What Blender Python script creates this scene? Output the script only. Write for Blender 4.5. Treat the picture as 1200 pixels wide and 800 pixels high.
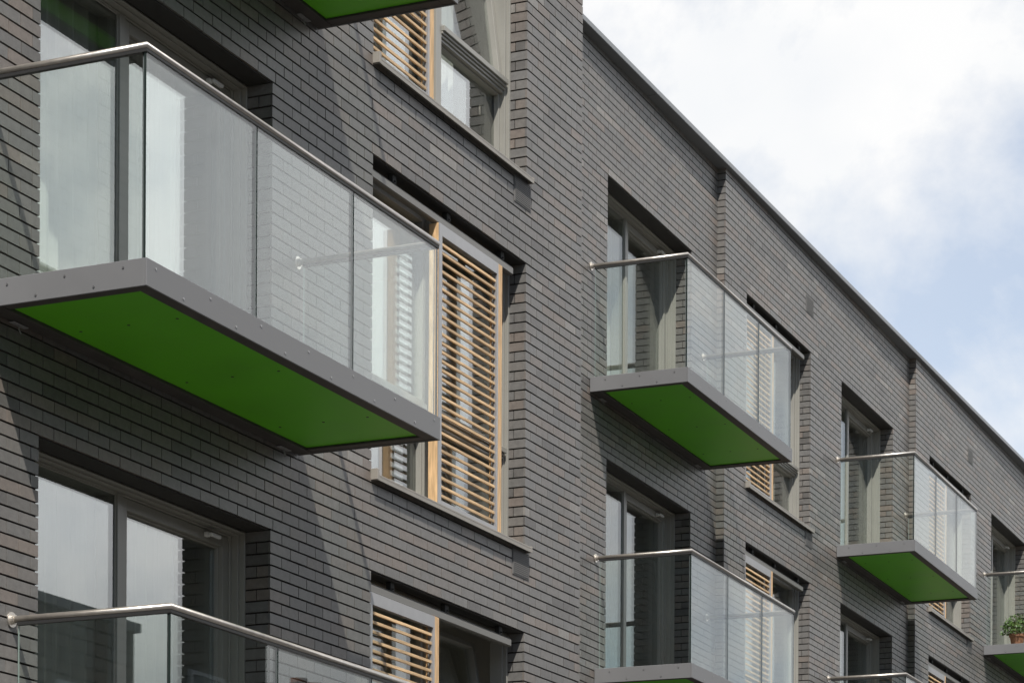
import bpy, math, random
from math import sin, cos, pi, radians, sqrt, atan2
from mathutils import Vector, Matrix

random.seed(7)
SC = bpy.context.scene
COL = SC.collection
for o in list(bpy.data.objects):
    bpy.data.objects.remove(o)

# ------------------------------------------------------------------ camera
YAW, FPX, HORIZON, ROLL = 0.4225, 3150.0, 1301.3, 0.0049
cam_data = bpy.data.cameras.new('camera')
cam = bpy.data.objects.new('camera', cam_data)
COL.objects.link(cam)
cam.matrix_world = (Matrix.Translation((0, 0, 1.6)) @ Matrix.Rotation(YAW - pi/2, 4, 'Z')
                    @ Matrix.Rotation(pi/2, 4, 'X') @ Matrix.Rotation(ROLL, 4, 'Z'))
cam_data.sensor_width = 36.0
cam_data.lens = FPX/1200*36.0
cam_data.shift_y = (HORIZON - 400)/1200
cam_data.clip_start = 0.1
cam_data.clip_end = 2000
SC.camera = cam

# ------------------------------------------------------------------ world + sun
SUN_DIR = Vector((-0.56, -0.41, 1.0)).normalized()          # towards the sun
SUN_EL = math.asin(SUN_DIR.z)
SKY_SEED = 19.18
world = bpy.data.worlds.new('World')
SC.world = world
world.use_nodes = True
wn, wl = world.node_tree.nodes, world.node_tree.links
wn.clear()


def wnode(t, **kw):
    n = wn.new(t)
    for k, v in kw.items():
        setattr(n, k, v)
    return n


sky = wnode('ShaderNodeTexSky', sky_type='NISHITA', sun_disc=False)
sky.sun_elevation = SUN_EL
sky.sun_rotation = atan2(SUN_DIR.x, SUN_DIR.y)
sky.air_density, sky.dust_density, sky.ozone_density = 1.0, 0.8, 0.9
tc = wnode('ShaderNodeTexCoord')
sep = wnode('ShaderNodeSeparateXYZ')
wl.new(tc.outputs['Generated'], sep.inputs[0])
com = wnode('ShaderNodeMapping')
com.inputs['Location'].default_value = (SKY_SEED, 0.7, 0.2)
com.inputs['Scale'].default_value = (1.0, 1.0, 1.25)
wl.new(tc.outputs['Generated'], com.inputs['Vector'])
n1 = wnode('ShaderNodeTexNoise')
n1.inputs['Scale'].default_value = 4.6
n1.inputs['Detail'].default_value = 9
n1.inputs['Roughness'].default_value = 0.6
n1.inputs['Distortion'].default_value = 0.15
wl.new(com.outputs[0], n1.inputs['Vector'])
ramp = wnode('ShaderNodeValToRGB')
ramp.color_ramp.elements[0].position = 0.515
ramp.color_ramp.elements[0].color = (0.42, 0.42, 0.42, 1)
ramp.color_ramp.elements[1].position = 0.67
ramp.color_ramp.elements[1].color = (1, 1, 1, 1)
bias = wnode('ShaderNodeMath', operation='MULTIPLY_ADD')      # cloud cover weighted to the far street end to whiten glass reflections
bias.inputs[1].default_value = 0.20
dot = wnode('ShaderNodeVectorMath', operation='DOT_PRODUCT')
dot.inputs[1].default_value = (0.86, -0.51, 0.0)
wl.new(tc.outputs['Generated'], dot.inputs[0])
wl.new(dot.outputs['Value'], bias.inputs[0])
wl.new(n1.outputs['Fac'], bias.inputs[2])
wl.new(bias.outputs[0], ramp.inputs[0])
n2 = wnode('ShaderNodeTexNoise')
n2.inputs['Scale'].default_value = 11.0
n2.inputs['Detail'].default_value = 7
wl.new(com.outputs[0], n2.inputs['Vector'])
cl = wnode('ShaderNodeValToRGB')
cl.color_ramp.elements[0].position = 0.35
cl.color_ramp.elements[0].color = (0.90, 0.925, 0.955, 1)
cl.color_ramp.elements[1].position = 0.60
cl.color_ramp.elements[1].color = (1.0, 1.0, 1.0, 1)
wl.new(n2.outputs['Fac'], cl.inputs[0])
bg_sky = wnode('ShaderNodeBackground')
bg_sky.inputs['Strength'].default_value = 0.13
wl.new(sky.outputs[0], bg_sky.inputs['Color'])
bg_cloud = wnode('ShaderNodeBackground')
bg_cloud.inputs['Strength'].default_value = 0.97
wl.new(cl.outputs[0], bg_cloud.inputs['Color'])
dist = wnode('ShaderNodeValToRGB')                    # cloud brightness, dimmed away from the street's far end to cut fill
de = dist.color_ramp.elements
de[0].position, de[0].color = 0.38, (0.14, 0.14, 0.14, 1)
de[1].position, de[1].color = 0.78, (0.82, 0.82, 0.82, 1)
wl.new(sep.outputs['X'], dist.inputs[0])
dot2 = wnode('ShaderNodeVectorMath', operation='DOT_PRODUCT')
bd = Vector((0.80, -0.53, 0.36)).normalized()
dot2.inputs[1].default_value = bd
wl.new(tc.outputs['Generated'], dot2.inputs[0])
glow = wnode('ShaderNodeMapRange', interpolation_type='SMOOTHSTEP')   # bright spot added to the sky where the door glass mirrors it
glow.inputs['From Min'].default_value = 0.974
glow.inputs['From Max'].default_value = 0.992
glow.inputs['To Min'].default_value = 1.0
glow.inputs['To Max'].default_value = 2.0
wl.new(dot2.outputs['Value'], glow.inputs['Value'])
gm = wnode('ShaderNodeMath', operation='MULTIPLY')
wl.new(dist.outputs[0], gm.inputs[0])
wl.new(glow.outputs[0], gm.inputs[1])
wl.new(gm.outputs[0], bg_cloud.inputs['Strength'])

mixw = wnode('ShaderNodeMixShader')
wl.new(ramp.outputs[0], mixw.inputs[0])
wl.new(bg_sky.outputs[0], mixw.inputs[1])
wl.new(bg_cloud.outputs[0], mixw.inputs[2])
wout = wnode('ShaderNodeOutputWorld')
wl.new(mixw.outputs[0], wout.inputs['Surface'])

sun_data = bpy.data.lights.new('sun', 'SUN')
sun_data.energy = 5.0
sun_data.angle = radians(0.53)
sun_data.color = (1.0, 0.955, 0.89)
sun = bpy.data.objects.new('sun', sun_data)
COL.objects.link(sun)
sun.rotation_euler = SUN_DIR.to_track_quat('Z', 'Y').to_euler()
sun.location = (0, 0, 40)

SC.view_settings.view_transform = 'Standard'
SC.view_settings.look = 'None'
SC.view_settings.gamma = 1
SC.view_settings.use_curve_mapping = False
SC.view_settings.exposure = 0.28
SC.render.engine = 'CYCLES'
SC.cycles.max_bounces = 12
SC.cycles.transparent_max_bounces = 40
SC.cycles.glossy_bounces = 6
SC.cycles.sample_clamp_indirect = 6
SC.cycles.use_denoising = True


# ------------------------------------------------------------------ materials
def mat(name, base, rough=0.5, metal=0.0, spec=0.5, noise=0.0, nscale=8.0, bump=0.0, bscale=80.0, stretch=None):
    m = bpy.data.materials.new(name)
    m.use_nodes = True
    nt = m.node_tree
    b = nt.nodes['Principled BSDF']
    b.inputs['Base Color'].default_value = (*base, 1)
    b.inputs['Roughness'].default_value = rough
    b.inputs['Metallic'].default_value = metal
    b.inputs['Specular IOR Level'].default_value = spec
    tcn = nt.nodes.new('ShaderNodeTexCoord')
    src = tcn.outputs['Object']
    if stretch:
        mp = nt.nodes.new('ShaderNodeMapping')
        mp.inputs['Scale'].default_value = stretch
        nt.links.new(src, mp.inputs['Vector'])
        src = mp.outputs[0]
    if noise:
        n = nt.nodes.new('ShaderNodeTexNoise')
        n.inputs['Scale'].default_value = nscale
        n.inputs['Detail'].default_value = 6
        nt.links.new(src, n.inputs['Vector'])
        r = nt.nodes.new('ShaderNodeValToRGB')
        r.color_ramp.elements[0].position = 0.3
        r.color_ramp.elements[1].position = 0.7
        r.color_ramp.elements[0].color = (*[c*(1-noise) for c in base], 1)
        r.color_ramp.elements[1].color = (*[min(1, c*(1+noise)) for c in base], 1)
        nt.links.new(n.outputs['Fac'], r.inputs[0])
        nt.links.new(r.outputs[0], b.inputs['Base Color'])
        rr = nt.nodes.new('ShaderNodeMapRange')
        rr.inputs['To Min'].default_value = max(0.02, rough*0.8)
        rr.inputs['To Max'].default_value = min(1, rough*1.2)
        nt.links.new(n.outputs['Fac'], rr.inputs['Value'])
        nt.links.new(rr.outputs[0], b.inputs['Roughness'])
    if bump:
        n = nt.nodes.new('ShaderNodeTexNoise')
        n.inputs['Scale'].default_value = bscale
        n.inputs['Detail'].default_value = 4
        nt.links.new(src, n.inputs['Vector'])
        bp = nt.nodes.new('ShaderNodeBump')
        bp.inputs['Strength'].default_value = bump
        bp.inputs['Distance'].default_value = 0.01
        nt.links.new(n.outputs['Fac'], bp.inputs['Height'])
        nt.links.new(bp.outputs[0], b.inputs['Normal'])
    return m


def brick_mat():
    m = bpy.data.materials.new('charcoal_brick')
    m.use_nodes = True
    nt = m.node_tree
    b = nt.nodes['Principled BSDF']
    g = nt.nodes.new('ShaderNodeAttribute')
    r = nt.nodes.new('ShaderNodeValToRGB')
    r.color_ramp.interpolation = 'LINEAR'
    stops = [(0.0, (0.108, 0.102, 0.096)), (0.14, (0.128, 0.122, 0.115)), (0.32, (0.150, 0.145, 0.138)),
             (0.48, (0.164, 0.153, 0.141)), (0.60, (0.150, 0.147, 0.142)), (0.74, (0.172, 0.150, 0.133)),
             (0.90, (0.182, 0.154, 0.134)), (0.96, (0.198, 0.168, 0.146)), (1.0, (0.228, 0.214, 0.196))]
    e = r.color_ramp.elements
    e[0].position, e[0].color = stops[0][0], (*stops[0][1], 1)
    e[1].position, e[1].color = stops[-1][0], (*stops[-1][1], 1)
    for p, c in stops[1:-1]:
        x = e.new(p)
        x.color = (*c, 1)
    g.attribute_type = 'GEOMETRY'
    g.attribute_name = 'tone'
    nt.links.new(g.outputs['Fac'], r.inputs[0])
    tcn = nt.nodes.new('ShaderNodeTexCoord')
    n = nt.nodes.new('ShaderNodeTexNoise')
    n.inputs['Scale'].default_value = 22
    n.inputs['Detail'].default_value = 8
    n.inputs['Roughness'].default_value = 0.7
    nt.links.new(tcn.outputs['Object'], n.inputs['Vector'])
    mr = nt.nodes.new('ShaderNodeMapRange')
    mr.inputs['From Min'].default_value = 0.3
    mr.inputs['From Max'].default_value = 0.7
    mr.inputs['To Min'].default_value = 0.80
    mr.inputs['To Max'].default_value = 1.18
    nt.links.new(n.outputs['Fac'], mr.inputs['Value'])
    # broad weathering
    n3 = nt.nodes.new('ShaderNodeTexNoise')
    n3.inputs['Scale'].default_value = 0.9
    n3.inputs['Detail'].default_value = 5
    nt.links.new(tcn.outputs['Object'], n3.inputs['Vector'])
    mr3 = nt.nodes.new('ShaderNodeMapRange')
    mr3.inputs['From Min'].default_value = 0.3
    mr3.inputs['From Max'].default_value = 0.7
    mr3.inputs['To Min'].default_value = 0.90
    mr3.inputs['To Max'].default_value = 1.10
    nt.links.new(n3.outputs['Fac'], mr3.inputs['Value'])
    mu = nt.nodes.new('ShaderNodeMath')
    mu.operation = 'MULTIPLY'
    nt.links.new(mr.outputs[0], mu.inputs[0])
    nt.links.new(mr3.outputs[0], mu.inputs[1])
    mixc = nt.nodes.new('ShaderNodeMix')
    mixc.data_type = 'RGBA'
    mixc.blend_type = 'MULTIPLY'
    mixc.inputs[0].default_value = 1
    nt.links.new(r.outputs[0], mixc.inputs[6])
    nt.links.new(mu.outputs[0], mixc.inputs[7])
    nt.links.new(mixc.outputs[2], b.inputs['Base Color'])
    b.inputs['Roughness'].default_value = 0.46
    b.inputs['Specular IOR Level'].default_value = 0.5
    bn = nt.nodes.new('ShaderNodeTexNoise')
    bn.inputs['Scale'].default_value = 140
    bn.inputs['Detail'].default_value = 3
    nt.links.new(tcn.outputs['Object'], bn.inputs['Vector'])
    bp = nt.nodes.new('ShaderNodeBump')
    bp.inputs['Strength'].default_value = 0.25
    bp.inputs['Distance'].default_value = 0.004
    nt.links.new(bn.outputs['Fac'], bp.inputs['Height'])
    nt.links.new(bp.outputs[0], b.inputs['Normal'])
    return m


def glass_mat(name, tint, ior=1.52, rough=0.0):
    m = bpy.data.materials.new(name)
    m.use_nodes = True
    nt = m.node_tree
    nt.nodes.clear()
    out = nt.nodes.new('ShaderNodeOutputMaterial')
    mixs = nt.nodes.new('ShaderNodeMixShader')
    tr = nt.nodes.new('ShaderNodeBsdfTransparent')
    tr.inputs['Color'].default_value = (*tint, 1)
    gl = nt.nodes.new('ShaderNodeBsdfGlossy')
    gl.inputs['Roughness'].default_value = rough
    gl.inputs['Color'].default_value = (0.98, 0.99, 1.0, 1)
    fr = nt.nodes.new('ShaderNodeFresnel')
    ge = nt.nodes.new('ShaderNodeNewGeometry')
    mr = nt.nodes.new('ShaderNodeMapRange')
    mr.inputs['To Min'].default_value = ior
    mr.inputs['To Max'].default_value = 1/ior
    nt.links.new(ge.outputs['Backfacing'], mr.inputs['Value'])
    nt.links.new(mr.outputs[0], fr.inputs['IOR'])
    nt.links.new(fr.outputs[0], mixs.inputs[0])
    nt.links.new(tr.outputs[0], mixs.inputs[1])
    nt.links.new(gl.outputs[0], mixs.inputs[2])
    nt.links.new(mixs.outputs[0], out.inputs['Surface'])
    return m


def cloth_mat(name, base, transl=0.45):
    m = bpy.data.materials.new(name)
    m.use_nodes = True
    nt = m.node_tree
    nt.nodes.clear()
    out = nt.nodes.new('ShaderNodeOutputMaterial')
    mixs = nt.nodes.new('ShaderNodeMixShader')
    mixs.inputs[0].default_value = transl
    d = nt.nodes.new('ShaderNodeBsdfDiffuse')
    t = nt.nodes.new('ShaderNodeBsdfTranslucent')
    d.inputs['Color'].default_value = (*base, 1)
    t.inputs['Color'].default_value = (*base, 1)
    nt.links.new(d.outputs[0], mixs.inputs[1])
    nt.links.new(t.outputs[0], mixs.inputs[2])
    nt.links.new(mixs.outputs[0], out.inputs['Surface'])
    return m


def per_piece(m, lo, hi):
    nt = m.node_tree
    b = nt.nodes['Principled BSDF']
    src = b.inputs['Base Color'].links[0].from_socket
    g = nt.nodes.new('ShaderNodeNewGeometry')
    mr = nt.nodes.new('ShaderNodeMapRange')
    mr.inputs['To Min'].default_value = lo
    mr.inputs['To Max'].default_value = hi
    nt.links.new(g.outputs['Random Per Island'], mr.inputs['Value'])
    mx_ = nt.nodes.new('ShaderNodeMix')
    mx_.data_type = 'RGBA'
    mx_.blend_type = 'MULTIPLY'
    mx_.inputs[0].default_value = 1
    nt.links.new(src, mx_.inputs[6])
    nt.links.new(mr.outputs[0], mx_.inputs[7])
    nt.links.new(mx_.outputs[2], b.inputs['Base Color'])


M = dict(
    brick=brick_mat(),
    mortar=mat('dark_mortar', (0.034, 0.030, 0.027), 0.95, noise=0.25, nscale=30, spec=0.2),
    frame=mat('olive_grey_frame_paint', (0.275, 0.268, 0.240), 0.38, noise=0.05, nscale=3),
    track=mat('track_grey', (0.135, 0.13, 0.118), 0.4, noise=0.06, nscale=4),
    sill=mat('sill_metal', (0.26, 0.24, 0.21), 0.45, noise=0.12, nscale=6),
    lintel=mat('lintel_steel', (0.030, 0.028, 0.025), 0.7, noise=0.2, nscale=10),
    fascia=mat('grey_fascia_panel', (0.165, 0.166, 0.169), 0.5, noise=0.06, nscale=2.5),
    steelframe=mat('dark_underframe_steel', (0.060, 0.054, 0.050), 0.6, noise=0.25, nscale=7),
    green=mat('green_soffit_panel', (0.125, 0.520, 0.010), 0.42, noise=0.08, nscale=2.0),
    screw=mat('screw_zinc', (0.30, 0.30, 0.30), 0.35, metal=0.8),
    deck=mat('deck_board', (0.22, 0.20, 0.18), 0.8, noise=0.2, nscale=12),
    rail=mat('brushed_stainless', (0.68, 0.635, 0.575), 0.36, metal=0.85, noise=0.08, nscale=20, stretch=(1, 1, 1)),
    gasket=mat('black_gasket', (0.02, 0.02, 0.02), 0.6),
    edge=mat('glass_edge', (0.30, 0.36, 0.33), 0.15, noise=0.1, nscale=20),
    darkedge=mat('dark_glass_joint', (0.018, 0.028, 0.025), 0.2),
    glass=glass_mat('balustrade_glass', (0.945, 0.972, 0.955), ior=1.42),
    pane=glass_mat('window_glass', (0.90, 0.925, 0.905), ior=1.98),
    timber=mat('larch_batten', (0.64, 0.42, 0.22), 0.6, noise=0.28, nscale=5, stretch=(9, 9, 1.2), bump=0.15),
    slat=mat('larch_slat', (0.68, 0.47, 0.26), 0.6, noise=0.28, nscale=5, stretch=(1.2, 9, 9), bump=0.15),
    zinc=mat('galvanised_strip', (0.33, 0.33, 0.335), 0.4, metal=0.3, noise=0.08, nscale=9),
    curtain=cloth_mat('white_sheer', (0.66, 0.66, 0.64), 0.30),
    room=mat('room_plaster', (0.50, 0.48, 0.44), 0.9),
    vent=mat('vent_plastic', (0.150, 0.147, 0.142), 0.6),
    coping=mat('coping_aluminium', (0.21, 0.222, 0.235), 0.45, metal=0.0, noise=0.07, nscale=2),
    roof=mat('roof_felt', (0.12, 0.12, 0.12), 0.9, noise=0.2),
    white=mat('white_plastic', (0.7, 0.7, 0.68), 0.4),
    road=mat('asphalt', (0.05, 0.05, 0.05), 0.9, noise=0.25, nscale=2, bump=0.4, bscale=60),
    paving=mat('concrete_paving', (0.085, 0.082, 0.078), 0.85, noise=0.15, nscale=1.5),
    ground=mat('gravelly_ground', (0.07, 0.065, 0.055), 0.95, noise=0.3, nscale=0.6),
    oppbrick=mat('london_stock_brick', (0.14, 0.105, 0.075), 0.9, noise=0.25, nscale=3, stretch=(1, 1, 3)),
    stone=mat('painted_render', (0.36, 0.34, 0.31), 0.8, noise=0.1),
    slate=mat('slate_tiles', (0.09, 0.09, 0.10), 0.7, noise=0.2, nscale=6),
    terracotta=mat('terracotta', (0.30, 0.125, 0.07), 0.8, noise=0.15, nscale=14),
    soil=mat('potting_soil', (0.03, 0.022, 0.016), 1.0),
    leaf=mat('herb_leaf', (0.085, 0.155, 0.030), 0.5, noise=0.35, nscale=20),
    line=mat('road_paint', (0.75, 0.74, 0.70), 0.7, noise=0.1),
)


per_piece(M['slat'], 0.78, 1.12)


# ------------------------------------------------------------------ mesh helper
class MB:
    def __init__(self):
        self.v, self.f, self.m = [], [], []
        self.tone = None

    def face(self, pts, m=0):
        i = len(self.v)
        self.v += [tuple(p) for p in pts]
        self.f.append(tuple(range(i, i+len(pts))))
        self.m.append(m)

    def box(self, x0, x1, y0, y1, z0, z1, m=0, ms=None, ch=0.0):
        i = len(self.v)
        if ch:
            c = ch
            prof = []
            for (a, b) in ((x0, y0), (x1, y0), (x1, y1), (x0, y1)):
                sx = 1 if a == x0 else -1
                sy = 1 if b == y0 else -1
                pr = [(a, b+sy*c), (a+sx*c, b)]
                if (sx, sy) in ((-1, 1), (1, -1)):
                    pr = pr[::-1]
                prof += pr
            n = 8
            for z, ins in ((z0, c), (z0+c, 0), (z1-c, 0), (z1, c)):
                for (a, b) in prof:
                    xa = min(max(a, x0+ins), x1-ins)
                    yb = min(max(b, y0+ins), y1-ins)
                    self.v.append((xa, yb, z))
            for r in range(3):
                for k in range(n):
                    self.f.append((i+r*n+k, i+r*n+(k+1) % n, i+(r+1)*n+(k+1) % n, i+(r+1)*n+k))
                    self.m.append(m)
            self.f.append(tuple(i+k for k in range(n))[::-1]); self.m.append(m)
            self.f.append(tuple(i+3*n+k for k in range(n))); self.m.append(m)
            return
        for z in (z0, z1):
            self.v += [(x0, y0, z), (x1, y0, z), (x1, y1, z), (x0, y1, z)]
        fs = [(3, 2, 1, 0), (4, 5, 6, 7), (0, 1, 5, 4), (1, 2, 6, 5), (2, 3, 7, 6), (3, 0, 4, 7)]
        for k, f in enumerate(fs):      # bottom, top, front(-y), right, back, left
            self.f.append(tuple(i+a for a in f))
            self.m.append(ms[k] if ms else m)

    def tube(self, pts, r, n=12, m=0, cap=True, sx=1.0):
        """mitred sweep of a circle along a 3D polyline"""
        pts = [Vector(p) for p in pts]
        i0 = len(self.v)
        N = len(pts)
        for k, p in enumerate(pts):
            if k == 0:
                d = (pts[1]-p).normalized(); t = d; sc = 1
            elif k == N-1:
                d = (p-pts[-2]).normalized(); t = d; sc = 1
            else:
                a, b = (p-pts[k-1]).normalized(), (pts[k+1]-p).normalized()
                t = (a+b).normalized(); sc = 1/max(0.3, t.dot(a)); d = t
            up = Vector((0, 0, 1)) if abs(t.z) < 0.9 else Vector((1, 0, 0))
            s = t.cross(up).normalized()
            u = s.cross(t).normalized()
            for q in range(n):
                an = 2*pi*q/n
                self.v.append(tuple(p + s*(cos(an)*r*sc*sx) + u*(sin(an)*r)))
        for k in range(N-1):
            for q in range(n):
                self.f.append((i0+k*n+q, i0+k*n+(q+1) % n, i0+(k+1)*n+(q+1) % n, i0+(k+1)*n+q))
                self.m.append(m)
        if cap:
            self.f.append(tuple(i0+q for q in range(n))[::-1]); self.m.append(m)
            self.f.append(tuple(i0+(N-1)*n+q for q in range(n))); self.m.append(m)

    def lathe(self, prof, n=20, c=(0, 0, 0), m=0):
        i0 = len(self.v)
        for (r, z) in prof:
            for q in range(n):
                a = 2*pi*q/n
                self.v.append((c[0]+r*cos(a), c[1]+r*sin(a), c[2]+z))
        for k in range(len(prof)-1):
            for q in range(n):
                self.f.append((i0+k*n+q, i0+k*n+(q+1) % n, i0+(k+1)*n+(q+1) % n, i0+(k+1)*n+q))
                self.m.append(m)

    def mesh(self, name, mats, smooth=False):
        me = bpy.data.meshes.new(name)
        me.from_pydata(self.v, [], self.f)
        for mm in mats:
            me.materials.append(mm)
        me.polygons.foreach_set('material_index', self.m)
        if smooth:
            me.polygons.foreach_set('use_smooth', [True]*len(self.f))
        if self.tone is not None:
            at = me.attributes.new('tone', 'FLOAT', 'FACE')
            at.data.foreach_set('value', self.tone + [0.5]*(len(self.f)-len(self.tone)))
        me.update()
        return me

    def build(self, name, mats, parent=None, loc=(0, 0, 0), rz=0, smooth=False):
        if not isinstance(mats, (list, tuple)):
            mats = [mats]
        return link(name, self.mesh(name, mats, smooth), parent, loc, rz)


def link(name, me, parent=None, loc=(0, 0, 0), rz=0):
    o = bpy.data.objects.new(name, me)
    COL.objects.link(o)
    o.location = loc
    o.rotation_euler = (0, 0, rz)
    if parent:
        o.parent = parent
    return o


def thing(name, label, cat, loc=(0, 0, 0), rz=0, group=None):
    o = bpy.data.objects.new(name, None)
    o.empty_display_size = 0.3
    COL.objects.link(o)
    o.location = loc
    o.rotation_euler = (0, 0, rz)
    tag(o, label, cat, group)
    return o


def tag(o, label, cat, group=None):
    o['label'], o['category'] = label, cat
    if group:
        o['group'] = group
    return o


def structure(o):
    o['kind'] = 'structure'
    return o


# ------------------------------------------------------------------ brickwork
CO, BR, ZH = 0.075, 0.225, 11.0          # course, brick module, level-3 opening head
T_BRICK, T_JOINT = 0.0165, 0.0120         # brick tile depth, joint recess


def brick_panel(mb, a0, a1, z0, z1, holes, fmap, phase=0.0, jit=0.0007):
    """individual brick faces over a recessed mortar sheet; fmap(a, t, z) -> local point"""
    if mb.tone is None:
        mb.tone = []
    mb.tone += [0.5]*(len(mb.f)-len(mb.tone))
    tone = 0.5
    k0 = math.floor((z0-ZH)/CO + 1e-6)
    k1 = math.ceil((z1-ZH)/CO - 1e-6)
    for k in range(k0, k1):
        zb, zt = ZH+k*CO+0.006, ZH+k*CO+0.0695
        zb, zt = max(zb, z0), min(zt, z1)
        if zt-zb < 0.012:
            continue
        zc = ZH+(k+0.5)*CO
        segs = [(a0, a1)]
        for (h0, h1, hz0, hz1) in holes:
            if hz0 < zc < hz1:
                ns = []
                for (s0, s1) in segs:
                    if h1 <= s0 or h0 >= s1:
                        ns.append((s0, s1))
                    else:
                        if h0 > s0: ns.append((s0, h0))
                        if h1 < s1: ns.append((h1, s1))
                segs = ns
        off = phase + (k % 2)*BR/2 + random.uniform(-0.004, 0.004)
        for (s0, s1) in segs:
            n0 = math.floor((s0-off)/BR)
            x = s0
            cuts = []
            j = n0+1
            while True:
                c = off+j*BR
                if c >= s1-0.045:
                    break
                if c > s0+0.045:
                    cuts.append(c+random.uniform(-0.0015, 0.0015))
                j += 1
            ed = [s0-0.0034]+cuts+[s1+0.0034]
            for q in range(len(ed)-1):
                b0, b1 = ed[q]+0.0034, ed[q+1]-0.0034
                t = random.uniform(-jit, jit)
                w0, w1 = random.uniform(-jit, jit)*0.6, random.uniform(-jit, jit)*0.6
                e0, e1 = random.uniform(-0.0008, 0.0008), random.uniform(-0.0008, 0.0008)
                i = len(mb.v)
                for (a, z, tt) in ((b0, zb+e0, t+w0), (b1, zb+e1, t+w1), (b1, zt+e1, t+w1), (b0, zt+e0, t+w0)):
                    mb.v.append(fmap(a, tt, z))
                for (a, z) in ((b0, zb+e0), (b1, zb+e1), (b1, zt+e1), (b0, zt+e0)):
                    mb.v.append(fmap(a, T_BRICK, z))
                for f in ((0, 1, 2, 3), (0, 4, 5, 1), (1, 5, 6, 2), (2, 6, 7, 3), (3, 7, 4, 0)):
                    mb.f.append(tuple(i+q2 for q2 in f))
                    mb.m.append(0)
                if random.random() < 0.45:
                    tone = min(1.0, max(0.0, random.gauss(0.5, 0.24)))
                tb = min(1.0, max(0.0, tone+random.gauss(0, 0.07)))
                mb.tone += [tb]*5
    # mortar
    zs = sorted({z0, z1} | {h[2]-0.004 for h in holes} | {h[3]+0.005 for h in holes})
    zs = [z for z in zs if z0 <= z <= z1]
    for p in range(len(zs)-1):
        za, zb = zs[p], zs[p+1]
        zc = (za+zb)/2
        segs = [(a0, a1)]
        for (h0, h1, hz0, hz1) in holes:
            if hz0-0.004 < zc < hz1+0.005:
                ns = []
                for (s0, s1) in segs:
                    if h1 <= s0 or h0 >= s1:
                        ns.append((s0, s1))
                    else:
                        if h0 > s0: ns.append((s0, h0-T_JOINT))
                        if h1 < s1: ns.append((h1+T_JOINT, s1))
                segs = ns
        for (s0, s1) in segs:
            mb.face([fmap(s0, T_JOINT, za), fmap(s1, T_JOINT, za), fmap(s1, T_JOINT, zb), fmap(s0, T_JOINT, zb)], 1)


def facade(mb, a0, a1, z0, z1, holes, phase=0.0, reveal=0.185):
    brick_panel(mb, a0, a1, z0, z1, holes, lambda a, t, z: (a, t, z), phase)
    for (h0, h1, hz0, hz1) in holes:
        brick_panel(mb, 0.017, reveal+0.02, hz0, hz1, [], lambda a, t, z, h1=h1: (h1+t, a, z), 0.1)
        brick_panel(mb, 0.017, reveal+0.02, hz0, hz1, [], lambda a, t, z, h0=h0: (h0-t, a, z), 0.1)


# ------------------------------------------------------------------ the frames of the facades
D0 = 8.4503
PHI, BAY, STEP = 0.0255, 8.2364, 0.095
UE, DE = 28.4556, 10.2207                 # where the second wing bay starts
H_ST = 2.85
Z_SILL = ZH - 29*CO                       # 8.825
Z_TOP = 12.2
WO, WW = 0.786, 2.59                      # wing window left, opening width
DO = 4.765                                # wing door left
BL0 = 12.3                                # block empty at u = BL0


class Frame:
    def __init__(self, x, y, phi):
        self.x, self.y, self.phi = x, y, phi

    def pt(self, s, d, z=0.0):            # s along, d inward
        c, n = cos(self.phi), sin(self.phi)
        return Vector((self.x+s*c-d*n, self.y+s*n+d*c, z))


def bay_frame(k):
    c, n = cos(PHI), sin(PHI)
    return Frame(UE+(k-2)*(BAY*c+STEP*n), DE+(k-2)*(BAY*n-STEP*c), PHI)


F0 = Frame(0.0, D0, 0.0)
FB = {k: bay_frame(k) for k in (1, 2, 3)}
WING0 = FB[1].pt(0, 0)


def lvl(z, level):
    return z - (3-level)*H_ST


# ------------------------------------------------------------------ ground
g = MB()
g.face([(-400, -400, -0.12), (600, -400, -0.12), (600, 400, -0.12), (-400, 400, -0.12)])
structure(g.build('ground', M['ground']))
g = MB(); g.face([(-200, -5.0, -0.116), (300, -5.0, -0.116), (300, 4.2, -0.116), (-200, 4.2, -0.116)])
structure(g.build('road', M['road']))
g = MB()
g.box(-200, 300, 4.2, 8.40, -0.11, 0.0)
structure(g.build('pavement', M['paving']))
g = MB()
g.box(-200, 300, -7.95, -5.0, -0.11, 0.0)
structure(g.build('pavement', M['paving']))

# ------------------------------------------------------------------ openings
def wavy(mb, x0, x1, y, z0, z1, amp=0.03, per=0.13, seed=0, m=0, n=None):
    rnd = random.Random(seed)
    n = n or max(8, int((x1-x0)/per*8))
    ph = rnd.uniform(0, 6)
    cols = []
    for i in range(n+1):
        x = x0+(x1-x0)*i/n
        yy = y+amp*sin(2*pi*(x/per)+ph+0.9*sin(x*5.1+ph))+amp*0.5*sin(x*13+ph*2)
        cols.append((x, yy))
    for i in range(n):
        (xa, ya), (xb, yb) = cols[i], cols[i+1]
        mb.face([(xa, ya*1.0, z0), (xb, yb, z0), (xb, y+(yb-y)*0.7, z1), (xa, y+(ya-y)*0.7, z1)], m)


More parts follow.
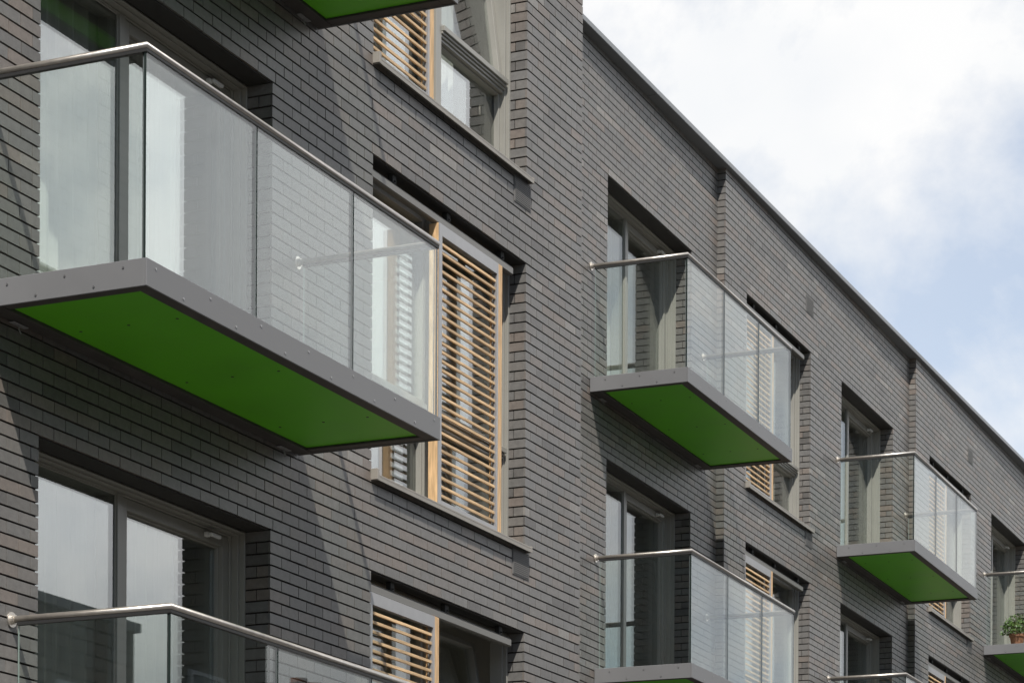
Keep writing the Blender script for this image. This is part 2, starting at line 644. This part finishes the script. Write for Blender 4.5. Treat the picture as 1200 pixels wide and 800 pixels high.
def room_mesh(w, h, y0=0.275):
    r = MB()
    a, b, y1, z0, z1 = -0.35, w+0.35, 2.6, -0.02, h+0.15
    r.face([(a, y1, z0), (b, y1, z0), (b, y1, z1), (a, y1, z1)])
    yf = 0.05
    r.face([(a, yf, z0), (a, y1, z0), (a, y1, z1), (a, yf, z1)])
    r.face([(b, yf, z0), (b, y1, z0), (b, y1, z1), (b, yf, z1)])
    r.face([(a, y0, z0), (b, y0, z0), (b, y1, z0), (a, y1, z0)])
    r.face([(a, yf, z1), (b, yf, z1), (b, y1, z1), (a, y1, z1)])
    # inner face of the outer wall, round the opening
    for (xa, xb, za, zb) in ((a, 0.0, z0, z1), (w, b, z0, z1), (0, w, h, z1)):
        r.face([(xa, y0, za), (xb, y0, za), (xb, y0, zb), (xa, y0, zb)])
    return r.mesh('interior', [M['room']])


W, HO = WW, 29*CO
ROOM, ROOM_D = room_mesh(W, HO), room_mesh(W, HO, 0.425)
PANE_T = 0.016


def pane_mesh(w, h):
    p = MB()
    p.box(0, w, 0, PANE_T, 0, h, 0)
    return p.mesh('pane', [M['pane']])


def frame_ring(mb, x0, x1, z0, z1, wl_, wr_, wb, wt, y0, y1, m=0):
    mb.box(x0, x0+wl_, y0, y1, z0, z1, m, ch=0.003)
    mb.box(x1-wr_, x1, y0, y1, z0, z1, m, ch=0.003)
    mb.box(x0+wl_, x1-wr_, y0+0.0005, y1-0.0005, z0, z0+wb, m, ch=0.003)
    mb.box(x0+wl_, x1-wr_, y0+0.0005, y1-0.0005, z1-wt, z1, m, ch=0.003)


# --- door meshes (x 0..W, y inward, z 0..HO)
d = MB()
d.box(0.0, W, 0.017, 0.176, HO-0.004, HO+0.03, 1)                                # lintel soffit
frame_ring(d, 0, W, 0, HO-0.006, 0.018, 0.020, 0.03, 0.012, 0.178, 0.42)
frame_ring(d, 0.018, W-0.020, 0.03, HO-0.018, 0.016, 0.018, 0.02, 0.010, 0.215, 0.418)
frame_ring(d, 0.034, W-0.038, 0.05, HO-0.028, 0.016, 0.022, 0.02, 0.012, 0.262, 0.416)
frame_ring(d, 0.050, 1.205, 0.07, HO-0.040, 0.018, 0.012, 0.02, 0.010, 0.267, 0.34)
d.box(1.205, 1.262, 0.258, 0.414, 0.07, HO-0.040, 0, ch=0.003)                   # mullion
DOOR_FRAME = d.mesh('balcony_door', [M['frame'], M['lintel']])
d = MB()
frame_ring(d, 1.265, W-0.062, 0.073, HO-0.043, 0.066, 0.070, 0.10, 0.070, 0.272, 0.372)
frame_ring(d, 1.331, W-0.132, 0.173, HO-0.113, 0.008, 0.014, 0.012, 0.012, 0.300, 0.36)
DOOR_LEAF = d.mesh('door_leaf', [M['frame']])
DOOR_P1 = pane_mesh(1.205-0.012-0.068, HO-0.05-0.09)
DOOR_P2 = pane_mesh(W-0.146-1.339, HO-0.125-0.185)
d = MB()
d.box(0, 0.035, -0.03, 0, 0, 0.03, ch=0.004)
d.box(0.012, 0.13, -0.055, -0.030, 0.004, 0.026, ch=0.004)
DOOR_STAY = d.mesh('door_restrictor', [M['white']])
d = MB(); wavy(d, 0.06, 1.50, 0.46, 0.06, HO+0.10, 0.036, 0.15, 3)
CURT_A = d.mesh('curtain', [M['curtain']])
d = MB(); wavy(d, 1.50, 2.20, 0.47, 0.06, HO+0.10, 0.036, 0.15, 5)
CURT_B = d.mesh('curtain', [M['curtain']])
d = MB(); wavy(d, 1.50, 1.62, 0.47, 0.06, HO+0.10, 0.026, 0.09, 9)
CURT_B2 = d.mesh('curtain', [M['curtain']])
for me in (CURT_A, CURT_B, CURT_B2):
    me.polygons.foreach_set('use_smooth', [True]*len(me.polygons))


def place(parent, base, name, fr, s, z):
    p = fr.pt(s, 0, z)
    return link(name, base, parent, p-Vector(parent.location), fr.phi)


def make_door(parent, fr, s, level, wide_curtain=True):
    z = lvl(Z_SILL, level)
    o = place(parent, DOOR_FRAME, 'balcony_door', fr, s, z)
    link('pane', DOOR_P1, o, (0.068, 0.276, 0.09))
    link('door_leaf', DOOR_LEAF, o)
    link('pane', DOOR_P2, o, (1.339, 0.326, 0.185))
    link('door_restrictor', DOOR_STAY, o, (2.22, 0.272, HO-0.095))
    link('interior', ROOM_D, o)
    link('curtain', CURT_A, o)
    link('curtain', CURT_B if wide_curtain else CURT_B2, o)
    return o


# --- window meshes
TR0, TR1 = 0.66, 0.745
XL0, XL1, XR0, XR1 = 0.048, 1.205, 1.395, W-0.052
ZT = HO-0.046
d = MB()
d.box(0.0, W, 0.017, 0.136, HO-0.004, HO+0.03, 1)
frame_ring(d, 0, W, 0.0, HO-0.006, 0.026, 0.028, 0.04, 0.022, 0.138, 0.272)
frame_ring(d, 0.026, W-0.028, 0.04, HO-0.028, 0.022, 0.024, 0.025, 0.018, 0.165, 0.270)
d.box(1.27, 1.33, 0.140, 0.271, 0.04, HO-0.028, 0, ch=0.003)                     # mullion
d.box(1.33, 1.395, 0.158, 0.268, 0.065, ZT, 0, ch=0.003)
d.box(1.205, 1.27, 0.158, 0.268, 0.065, ZT, 0, ch=0.003)
for (xa, xb) in ((XL0, XL1), (XR0, XR1)):                                        # ribbed transoms
    d.box(xa, xb, 0.132, 0.266, TR0+0.045, TR1, 0, ch=0.003)
    d.box(xa, xb, 0.148, 0.264, TR0+0.026, TR0+0.043, 0, ch=0.002)
    d.box(xa, xb, 0.162, 0.262, TR0+0.006, TR0+0.024, 0, ch=0.002)
    d.box(xa, xb, 0.176, 0.260, TR0-0.016, TR0+0.004, 0, ch=0.002)
    frame_ring(d, xa, xb, 0.065, TR0-0.016, 0.014, 0.026, 0.02, 0.015, 0.205, 0.268)
WIN_FRAME = d.mesh('window', [M['frame'], M['lintel']])
LOW_L = pane_mesh(XL1-XL0-0.040, TR0-0.016-0.065-0.035)
LOW_R = pane_mesh(XR1-XR0-0.040, TR0-0.016-0.065-0.035)
SH = ZT-TR1
SASH_WL, SASH_W = XL1-XL0, XR1-XR0


def sash_mesh(w, h):
    s = MB()
    frame_ring(s, 0.002, w-0.002, 0.002, h-0.002, 0.042, 0.045, 0.042, 0.042, 0.0, 0.070)
    return s.mesh('sash', [M['frame']])


SASH_L, SASH_R = sash_mesh(SASH_WL, SH), sash_mesh(SASH_W, SH)
UP_L, UP_R = pane_mesh(SASH_WL-0.087, SH-0.084), pane_mesh(SASH_W-0.087, SH-0.084)
d = MB()
d.box(-0.004, W+0.030, -0.052, -0.0015, -0.034, -0.020, ch=0.002)
d.box(-0.004, W+0.030, -0.052, -0.048, -0.062, -0.034, ch=0.0015)
d.box(0.002, W-0.002, 0.0, 0.1365, -0.030, -0.008, ch=0.002)
d.box(-0.010, 0.020, -0.053, 0.02, -0.058, 0.018, ch=0.002)                      # upstand at the near end
d.box(W+0.014, W+0.031, -0.053, -0.002, -0.060, -0.012, ch=0.002)
SILL = d.mesh('sill', [M['sill']])
d = MB()                                                                          # sliding-shutter track under the lintel
prof = [(0.034, HO-0.128), (0.034, HO-0.085), (0.046, HO-0.068), (0.080, HO-0.068), (0.094, HO-0.085), (0.094, HO-0.128),
        (0.080, HO-0.136), (0.046, HO-0.136)]
for x0_, x1_ in ((0.004, W-0.17),):
    i = len(d.v)
    d.v += [(x0_, y, z) for y, z in prof] + [(x1_, y, z) for y, z in prof]
    n = len(prof)
    for q in range(n):
        d.f.append((i+q, i+n+q, i+n+(q+1) % n, i+(q+1) % n)); d.m.append(0)
    d.f.append(tuple(range(i, i+n))[::-1]); d.m.append(0)
    d.f.append(tuple(range(i+n, i+2*n))); d.m.append(0)
TRACK = d.mesh('shutter_track', [M['track']])
d = MB()
d.box(-0.03, 0.03, 0.045, 0.085, HO-0.0685, HO-0.004, ch=0.004)
d.tube([(0.0, 0.034, HO-0.05), (0.0, 0.05, HO-0.05)], 0.007, 8)
TRACK_CLIP = d.mesh('track_bracket', [M['lintel']])

SHW, SHZ0, SHZ1 = 1.10, 0.012, HO-0.138
d = MB()
d.box(0, 0.036, 0.024, 0.100, SHZ0, SHZ1, 0, ch=0.002)                            # timber stiles
d.box(SHW-0.070, SHW, 0.017, 0.090, SHZ0, SHZ1, 0, ch=0.002)
d.box(-0.001, 0.050, 0.016, 0.0235, SHZ0, SHZ1, 2, ch=0.001)                      # metal strips
d.box(SHW-0.096, SHW-0.071, 0.016, 0.060, SHZ0, SHZ1, 2, ch=0.001)
d.box(0.051, SHW-0.097, 0.0165, 0.055, SHZ1-0.085, SHZ1, 2, ch=0.001)
d.box(0.051, SHW-0.097, 0.0165, 0.055, SHZ0, SHZ0+0.03, 2, ch=0.001)
nsl = 29
rs = random.Random(4)
for q in range(nsl):
    z = SHZ0+0.062+q*(SHZ1-0.145-SHZ0-0.062)/(nsl-1)
    e = rs.uniform(-0.002, 0.002)
    d.box(0.037, SHW-0.0965, 0.028+rs.uniform(0, 0.002), 0.043, z+e, z+e+0.0205, 1, ch=0.0015)
d.tube([(SHW-0.03, 0.03, 0.10), (SHW-0.03, 0.02, 0.10)], 0.006, 8, 2)
SHUTTER = d.mesh('shutter', [M['timber'], M['slat'], M['zinc']])
d = MB(); wavy(d, 0.06, 0.52, 0.36, 0.03, HO+0.10, 0.036, 0.13, 12)
WC_L = d.mesh('curtain', [M['curtain']])
d = MB(); wavy(d, 0.06, 1.18, 0.36, 0.03, HO+0.10, 0.036, 0.14, 14)
WC_LF = d.mesh('curtain', [M['curtain']])
d = MB(); wavy(d, 1.40, 1.62, 0.36, 0.03, HO+0.10, 0.02, 0.08, 15)
WC_M = d.mesh('curtain', [M['curtain']])
d = MB(); wavy(d, 1.38, 2.00, 0.37, 0.03, HO+0.10, 0.02, 0.14, 16)
WC_R = d.mesh('curtain', [M['curtain']])
for me in (WC_L, WC_LF, WC_M, WC_R):
    me.polygons.foreach_set('use_smooth', [True]*len(me.polygons))


def make_window(parent, fr, s, level, shutter_x, tilt=0.0, curtains=(), track=True, shutter_label=None):
    z = lvl(Z_SILL, level)
    o = place(parent, WIN_FRAME, 'window', fr, s, z)
    link('pane', LOW_L, o, (XL0+0.014, 0.245, 0.085))
    link('pane', LOW_R, o, (XR0+0.014, 0.245, 0.085))
    link('sash', SASH_L, o, (XL0, 0.186, TR1))
    link('pane', UP_L, o, (XL0+0.042, 0.228, TR1+0.042))
    sr = link('sash', SASH_R, o, (XR0, 0.186, TR1))
    pr = link('pane', UP_R, o, (XR0+0.042, 0.228, TR1+0.042))
    if tilt:
        sr.rotation_euler.x = -tilt
        pr.rotation_euler.x = -tilt
        pr.location = (XR0+0.042, 0.186+0.042*cos(tilt)+0.042*sin(tilt), TR1+0.042*cos(tilt)-0.042*sin(tilt))
    link('sill', SILL, o)
    link('shutter', SHUTTER, o, (shutter_x, 0, 0))
    if track:
        link('shutter_track', TRACK, o)
        for x in (0.42, 1.30, 2.25):
            link('track_bracket', TRACK_CLIP, o, (x, 0, 0))
    link('interior', ROOM, o)
    for c in curtains:
        link('curtain', c, o)
    return o


v = MB()
v.box(0, 0.31, -0.006, 0.02, 0.0, 0.215, 0, ch=0.002)
for q in range(13):
    z = 0.014+q*0.0148
    v.box(0.012, 0.298, -0.010, -0.0062, z, z+0.008, 0)
VENT = v.mesh('air_vent', [M['vent']])


def make_vent(parent, fr, s, z):
    return place(parent, VENT, 'air_vent', fr, s, z)


# ------------------------------------------------------------------ near block
block = thing('apartment_block', 'tall charcoal brick block filling the left half, standing forward of the wing',
              'building', (BL0, D0, 0))
DX0, WX0 = 12.405, 16.395
holes = []
for L in (1, 2):
    holes.append((DX0-BL0, DX0-BL0+W, lvl(Z_SILL, L), lvl(ZH, L)))
for L in (1, 2, 3):
    holes.append((WX0-BL0, WX0-BL0+W, lvl(Z_SILL, L), lvl(ZH, L)))
w = MB()
X_END = 20.09-BL0
facade(w, 6.0-BL0, X_END, 0.0, Z_TOP, holes, 0.03)
brick_panel(w, 0.017, 1.75, 0.0, Z_TOP, [], lambda a, t, z: (X_END-t, a, z), 0.05)
w.build('wall', [M['brick'], M['mortar']], block)
w = MB()
w.box(6.0-BL0+0.02, X_END-0.02, 3.0, 10.0, 0, Z_TOP-0.02)
w.box(6.0-BL0+0.02, X_END-0.02, 0.30, 2.99, Z_TOP-0.4, Z_TOP-0.05)
w.box(6.0-BL0+0.01, 6.0-BL0+0.3, 0.02, 2.99, 0, Z_TOP-0.41)
w.build('roof', [M['roof']], block)
w = MB()
w.box(6.0-BL0-0.05, X_END+0.05, -0.06, 0.35, Z_TOP, Z_TOP+0.075, ch=0.006)
w.box(X_END-0.30, X_END+0.05, 0.351, 9.9, Z_TOP, Z_TOP+0.075, ch=0.006)
w.build('coping', [M['coping']], block)
for L in (1, 2):
    make_door(block, F0, DX0, L)
make_window(block, F0, WX0, 3, -0.12, tilt=radians(7), curtains=(WC_LF, WC_R))
make_window(block, F0, WX0, 2, 1.085, curtains=(WC_L, WC_M))
make_window(block, F0, WX0, 1, 0.012, tilt=radians(9), curtains=(WC_L,))
for L in (2, 3, 1):
    make_vent(block, F0, WX0+W-0.235, lvl(Z_SILL, L)-0.265)

# ------------------------------------------------------------------ stepped wing
wing = thing('apartment_wing', 'long charcoal brick wing of stepped bays under a straight grey coping',
             'building', (WING0.x, WING0.y, 0))
for k in (1, 2, 3):
    fr = FB[k]
    end = BAY if k < 3 else BAY+4.0
    holes = []
    for L in (2, 3):
        holes.append((DO, DO+W, lvl(Z_SILL, L), lvl(ZH, L)))
        if k > 1:
            holes.append((WO, WO+W, lvl(Z_SILL, L), lvl(ZH, L)))
    w = MB()
    facade(w, 0.0, end-0.002, 0.0, Z_TOP, holes, 0.06*k)
    if k > 1:
        brick_panel(w, 0.017, STEP+0.012, 0.0, Z_TOP, [], lambda a, t, z: (t, a, z), 0.1)
    loc = fr.pt(0, 0)-WING0
    w.build('wall', [M['brick'], M['mortar']], wing, loc, fr.phi)
    for L in (3, 2):
        make_door(wing, fr, DO, L, wide_curtain=False)
        if k > 1:
            make_window(wing, fr, WO, L, 0.012, curtains=(WC_L, WC_R) if k == 2 else (WC_LF,),
                        tilt=0.0)
            make_vent(wing, fr, WO+W-0.22, lvl(Z_SILL, L)-0.25)
            if L == 3:
                make_vent(wing, fr, WO+W-0.22, lvl(Z_SILL, 4)-0.23)
w = MB()
w.box(0.4, 33.0, 3.0, 9.5, 0, Z_TOP-0.02)
w.box(0.4, 33.0, 0.95, 2.99, Z_TOP-0.4, Z_TOP-0.05)
w.build('roof', [M['roof']], wing)
cang = atan2(FB[3].y-FB[1].y, FB[3].x-FB[1].x)
w = MB()
clen = 29.5
for q in range(10):                                                               # capping lengths with fine joints
    a, b = q*clen/10, (q+1)*clen/10-0.006
    w.box(a, b, -0.055, 0.42, Z_TOP-0.018, Z_TOP+0.040, ch=0.005)
w.build('coping', [M['coping'], M['lintel']], wing, (0, 0, 0), cang)

# ------------------------------------------------------------------ balconies
BLEN, BDEP = 3.49, 1.0255
Z_DECK, Z_SLABB, Z_RAIL = 8.8433, 8.6989, 9.9445
ST = Z_DECK-Z_SLABB
RH = Z_RAIL-Z_DECK


def balcony_meshes():
    L, D, r = BLEN, BDEP, {}
    f = MB()
    t = 0.012
    f.box(0, L, -D, -D+t, -ST, 0, 0, ch=0.002)
    f.box(0, t, -D+t+0.001, -0.004, -ST, -0.0005, 0, ch=0.002)
    f.box(L-t, L, -D+t+0.001, -0.004, -ST, -0.0005, 0, ch=0.002)
    r['fascia'] = f.mesh('fascia', [M['fascia']])
    f = MB()
    za, zb, bw = -ST+0.006, -0.03, 0.085
    f.box(t+0.002, L-t-0.002, -D+t+0.002, -D+t+bw, za, zb, ch=0.002)
    f.box(t+0.002, L-t-0.002, -0.115, -0.008, za-0.004, zb, ch=0.002)
    f.box(t+0.002, t+bw, -D+t+bw+0.001, -0.116, za, zb, ch=0.002)
    f.box(L-t-bw, L-t-0.002, -D+t+bw+0.001, -0.116, za, zb, ch=0.002)
    r['underframe'] = f.mesh('underframe', [M['steelframe']])
    f = MB()
    sx0, sx1, sy0, sy1 = t+bw+0.002, L-t-bw-0.002, -D+t+bw+0.002, -0.118
    f.box(sx0, sx1, sy0, sy1, za+0.014, za+0.022)
    for xx in (0.16, 0.5, 0.84):
        for yy in (0.12, 0.5, 0.88):
            cx, cy = sx0+(sx1-sx0)*xx, sy0+(sy1-sy0)*yy
            f.tube([(cx, cy, za+0.015), (cx, cy, za+0.0115)], 0.009, 8, 1)
    r['soffit'] = f.mesh('soffit', [M['green'], M['steelframe']])
    f = MB()
    f.box(t+0.001, L-t-0.001, -D+t+0.03, -0.010, -0.028, -0.008)
    r['deck'] = f.mesh('deck', [M['deck']])
    # glass
    GT, zt = 0.014, RH-0.026
    gy = -D+t+0.004
    xs0, xs1 = t+0.004, L-t-0.004
    gap = 0.012
    each = (xs1-xs0-2*gap)/3
    f = MB()
    f.box(0, each, 0, GT, -0.025, zt, ms=[1, 1, 0, 1, 0, 1])
    r['front'] = f.mesh('glass_panel', [M['glass'], M['darkedge']])
    r['front_x'] = [xs0+q*(each+gap) for q in range(3)]
    r['front_y'] = gy
    f = MB()
    f.box(0, GT, gy+GT+0.008, -0.05, -0.025, zt, ms=[1, 1, 2, 0, 1, 0])
    r['side'] = f.mesh('glass_panel', [M['glass'], M['edge'], M['darkedge']])
    r['side_x'] = (xs0, xs1-GT)
    # rail
    cx0, cx1, cy = xs0+GT/2, xs1-GT/2, gy+GT/2
    f = MB()
    f.tube([(cx0, -0.006, RH), (cx0, cy, RH), (cx1, cy, RH), (cx1, -0.006, RH)], 0.0195, 16)
    me = f.mesh('handrail', [M['rail']], True)
    r['rail'] = me
    f = MB()
    for a in ((cx0-0.013, cx0+0.013, cy+0.014, -0.045), (cx1-0.013, cx1+0.013, cy+0.014, -0.045), (cx0-0.013, cx1+0.013, cy-0.013, cy+0.013)):
        f.box(a[0], a[1], a[2], a[3], RH-0.034, RH-0.017)
    r['channel'] = f.mesh('rail_gasket', [M['gasket']])
    f = MB()
    f.tube([(0, -0.001, 0), (0, -0.009, 0)], 0.042, 20)
    f.tube([(0, -0.009, 0), (0, -0.030, 0)], 0.0255, 16)
    r['flange'] = f.mesh('wall_flange', [M['rail']])
    r['flange_x'] = (cx0, cx1)
    # fascia screws
    f = MB()
    f.tube([(0, 0.001, 0), (0, -0.0035, 0)], 0.0065, 10)
    r['screw'] = f.mesh('screw', [M['screw']])
    f = MB()
    f.tube([(0, 0, 0), (0, 0, 0.0001)], 0.0001, 3)
    pts = []
    for q in range(7):
        x = 0.09+q*(L-0.18)/6
        pts.append((x, -D, -0.036, 0))
    for q in range(6):
        x = 0.09+(q+0.5)*(L-0.18)/6
        pts.append((x, -D, -ST+0.030, 0))
    for q in range(3):
        pts.append((0, -D+0.14+q*0.36, -0.036, -pi/2))
        if q < 2:
            pts.append((0, -D+0.32+q*0.36, -ST+0.030, -pi/2))
    r['screws'] = pts
    f = MB()
    f.box(-0.07, 0.07, -0.035, -0.001, -ST-0.006, -ST-0.0015, ch=0.001)
    f.tube([(0.0, -0.02, -ST-0.005), (0.0, -0.02, -ST-0.03), (0.012, -0.025, -ST-0.05)], 0.004, 6)
    r['bracket'] = f.mesh('bracket', [M['zinc']])
    return r


BM = balcony_meshes()
BAL_GROUP = 'green bottomed glass balconies'


def make_balcony(fr, s, level, label, screws=True):
    p = fr.pt(s, 0, lvl(Z_DECK, level))
    o = thing('balcony', label, 'balcony', p, fr.phi, BAL_GROUP)
    fa = link('fascia', BM['fascia'], o)
    if screws:
        for (x, y, z, rz) in BM['screws']:
            link('screw', BM['screw'], fa, (x, y, z), rz)
    link('underframe', BM['underframe'], o)
    link('soffit', BM['soffit'], o)
    link('deck', BM['deck'], o)
    for x in BM['front_x']:
        link('glass_panel', BM['front'], o, (x, BM['front_y'], 0))
    for x in BM['side_x']:
        link('glass_panel', BM['side'], o, (x, 0, 0))
    h = link('handrail', BM['rail'], o)
    link('rail_gasket', BM['channel'], h)
    for x in BM['flange_x']:
        link('wall_flange', BM['flange'], h, (x, 0, RH))
    for x in (0.32, BLEN-0.22):
        link('bracket', BM['bracket'], o, (x, 0, 0))
    return o


make_balcony(F0, 11.865, 2, 'largest balcony, upper left, green underside and three glass panels beside a slatted shutter')
make_balcony(F0, 12.10, 3, 'balcony cut off by the top edge, only its green underside corner showing')
make_balcony(F0, 12.13, 1, 'balcony at bottom left with only its handrail and glass top in view')
make_balcony(FB[1], 4.285, 3, 'balcony high at centre of the recessed wing with full green underside, shutter behind its glass')
make_balcony(FB[1], 4.445, 2, 'balcony at bottom centre below another, its green underside mostly out of view')
make_balcony(FB[2], 4.56, 3, 'middle wing balcony at right, whole green underside seen, below the dark roof notch')
make_balcony(FB[2], 4.19, 2, 'balcony at the bottom edge with only a short handrail corner showing')
pot_bal = make_balcony(FB[3], 4.255, 3, 'rightmost balcony, cut by the frame edge, holding a potted plant')

# ------------------------------------------------------------------ potted plant
pp = FB[3].pt(4.255+0.26, -0.47, Z_DECK-0.008)
plant = thing('potted_plant', 'bushy green herb in a terracotta pot on the rightmost balcony', 'plant', pp)
m_ = MB()
m_.lathe([(0.0, 0.0), (0.085, 0.0), (0.112, 0.15), (0.125, 0.15), (0.127, 0.19), (0.112, 0.19), (0.108, 0.165), (0.0, 0.165)], 24)
m_.build('pot', M['terracotta'], plant, smooth=False)
m_ = MB()
rp = random.Random(3)
for q in range(26):
    an = rp.uniform(0, 2*pi)
    ln = rp.uniform(0.16, 0.34)
    lean = rp.uniform(0.05, 0.20)
    top = Vector((cos(an)*lean, sin(an)*lean, 0.165+ln))
    m_.tube([(cos(an)*0.03, sin(an)*0.03, 0.16), tuple(top*0.6+Vector((0, 0, 0.07))), tuple(top)], 0.0035, 5)
m_.build('stems', M['leaf'], plant)
m_ = MB()
for q in range(520):
    an = rp.uniform(0, 2*pi)
    rr = 0.24*sqrt(rp.random())
    zz = 0.20+rp.random()*0.32*(1-(rr/0.30)**2)
    c = Vector((cos(an)*rr, sin(an)*rr, zz))
    a = Vector((rp.uniform(-1, 1), rp.uniform(-1, 1), rp.uniform(-0.4, 0.6))).normalized()
    b = a.cross(Vector((rp.uniform(-1, 1), rp.uniform(-1, 1), rp.uniform(-1, 1)))).normalized()
    l, wd = rp.uniform(0.03, 0.055), rp.uniform(0.013, 0.022)
    m_.face([c, c+a*l*0.5+b*wd, c+a*l, c+a*l*0.5-b*wd])
m_.build('foliage', M['leaf'], plant)

# ------------------------------------------------------------------ across the street (seen in the glass)
opp = thing('terrace', 'brown brick terrace across the street, dark in the glass door reflections', 'building', (15, -8, 0), pi)
w = MB()
w.box(-25.5, 20, 0, 9, 0, 10.0)
w.build('wall', M['oppbrick'], opp)
w = MB()
w.box(-25.58, 20, -0.10, 9, 10.002, 10.16)
w.build('parapet', M['stone'], opp)
wf = MB()
frame_ring(wf, 0, 1.1, 0, 1.6, 0.07, 0.07, 0.08, 0.07, -0.03, 0.05)
wf.box(0.07, 1.03, -0.02, 0.04, 0.78, 0.83)
wf.box(-0.08, 1.18, -0.09, 0.0, -0.09, -0.001)
OW = wf.mesh('window', [M['white']])
OP = MB(); OP.box(0.07, 1.03, -0.012, -0.004, 0.08, 1.53)
OPM = OP.mesh('pane', [mat('dark_window_glass', (0.02, 0.022, 0.025), 0.05)])
for r_ in range(3):
    for c_ in range(9):
        o = link('window', OW, opp, (-24.0+c_*2.9, -0.032, 1.2+r_*3.0))
        link('pane', OPM, o)
house = thing('house', 'lower house with chimney pots across the street, faint in the lower balcony glass', 'house', (47, -8.2, 0), pi)
w = MB(); w.box(-4, 4.6, 0, 8, 0, 6.6); w.build('wall', M['oppbrick'], house)
w = MB()
w.face([(-4.2, -0.3, 6.5), (4.8, -0.3, 6.5), (4.8, 4, 8.4), (-4.2, 4, 8.4)])
w.face([(-4.2, 8.3, 6.5), (4.8, 8.3, 6.5), (4.8, 4, 8.4), (-4.2, 4, 8.4)])
w.face([(-4.2, -0.3, 6.5), (-4.2, 8.3, 6.5), (-4.2, 4, 8.4)])
w.face([(4.8, -0.3, 6.5), (4.8, 8.3, 6.5), (4.8, 4, 8.4)])
w.build('roof', M['slate'], house)
w = MB()
w.box(3.2, 4.5, 0.1, 0.8, 6.4, 8.9)
w.box(3.13, 4.57, 0.03, 0.87, 8.901, 9.0)
w.build('chimney', M['oppbrick'], house)
for x in (3.55, 4.15):
    w = MB()
    w.lathe([(0.17, 9.0), (0.14, 9.3), (0.16, 9.34), (0.16, 9.42), (0.12, 9.42), (0.12, 9.0)], 14, (x, 0.45, 0))
    w.build('chimney_pot', M['terracotta'], house)
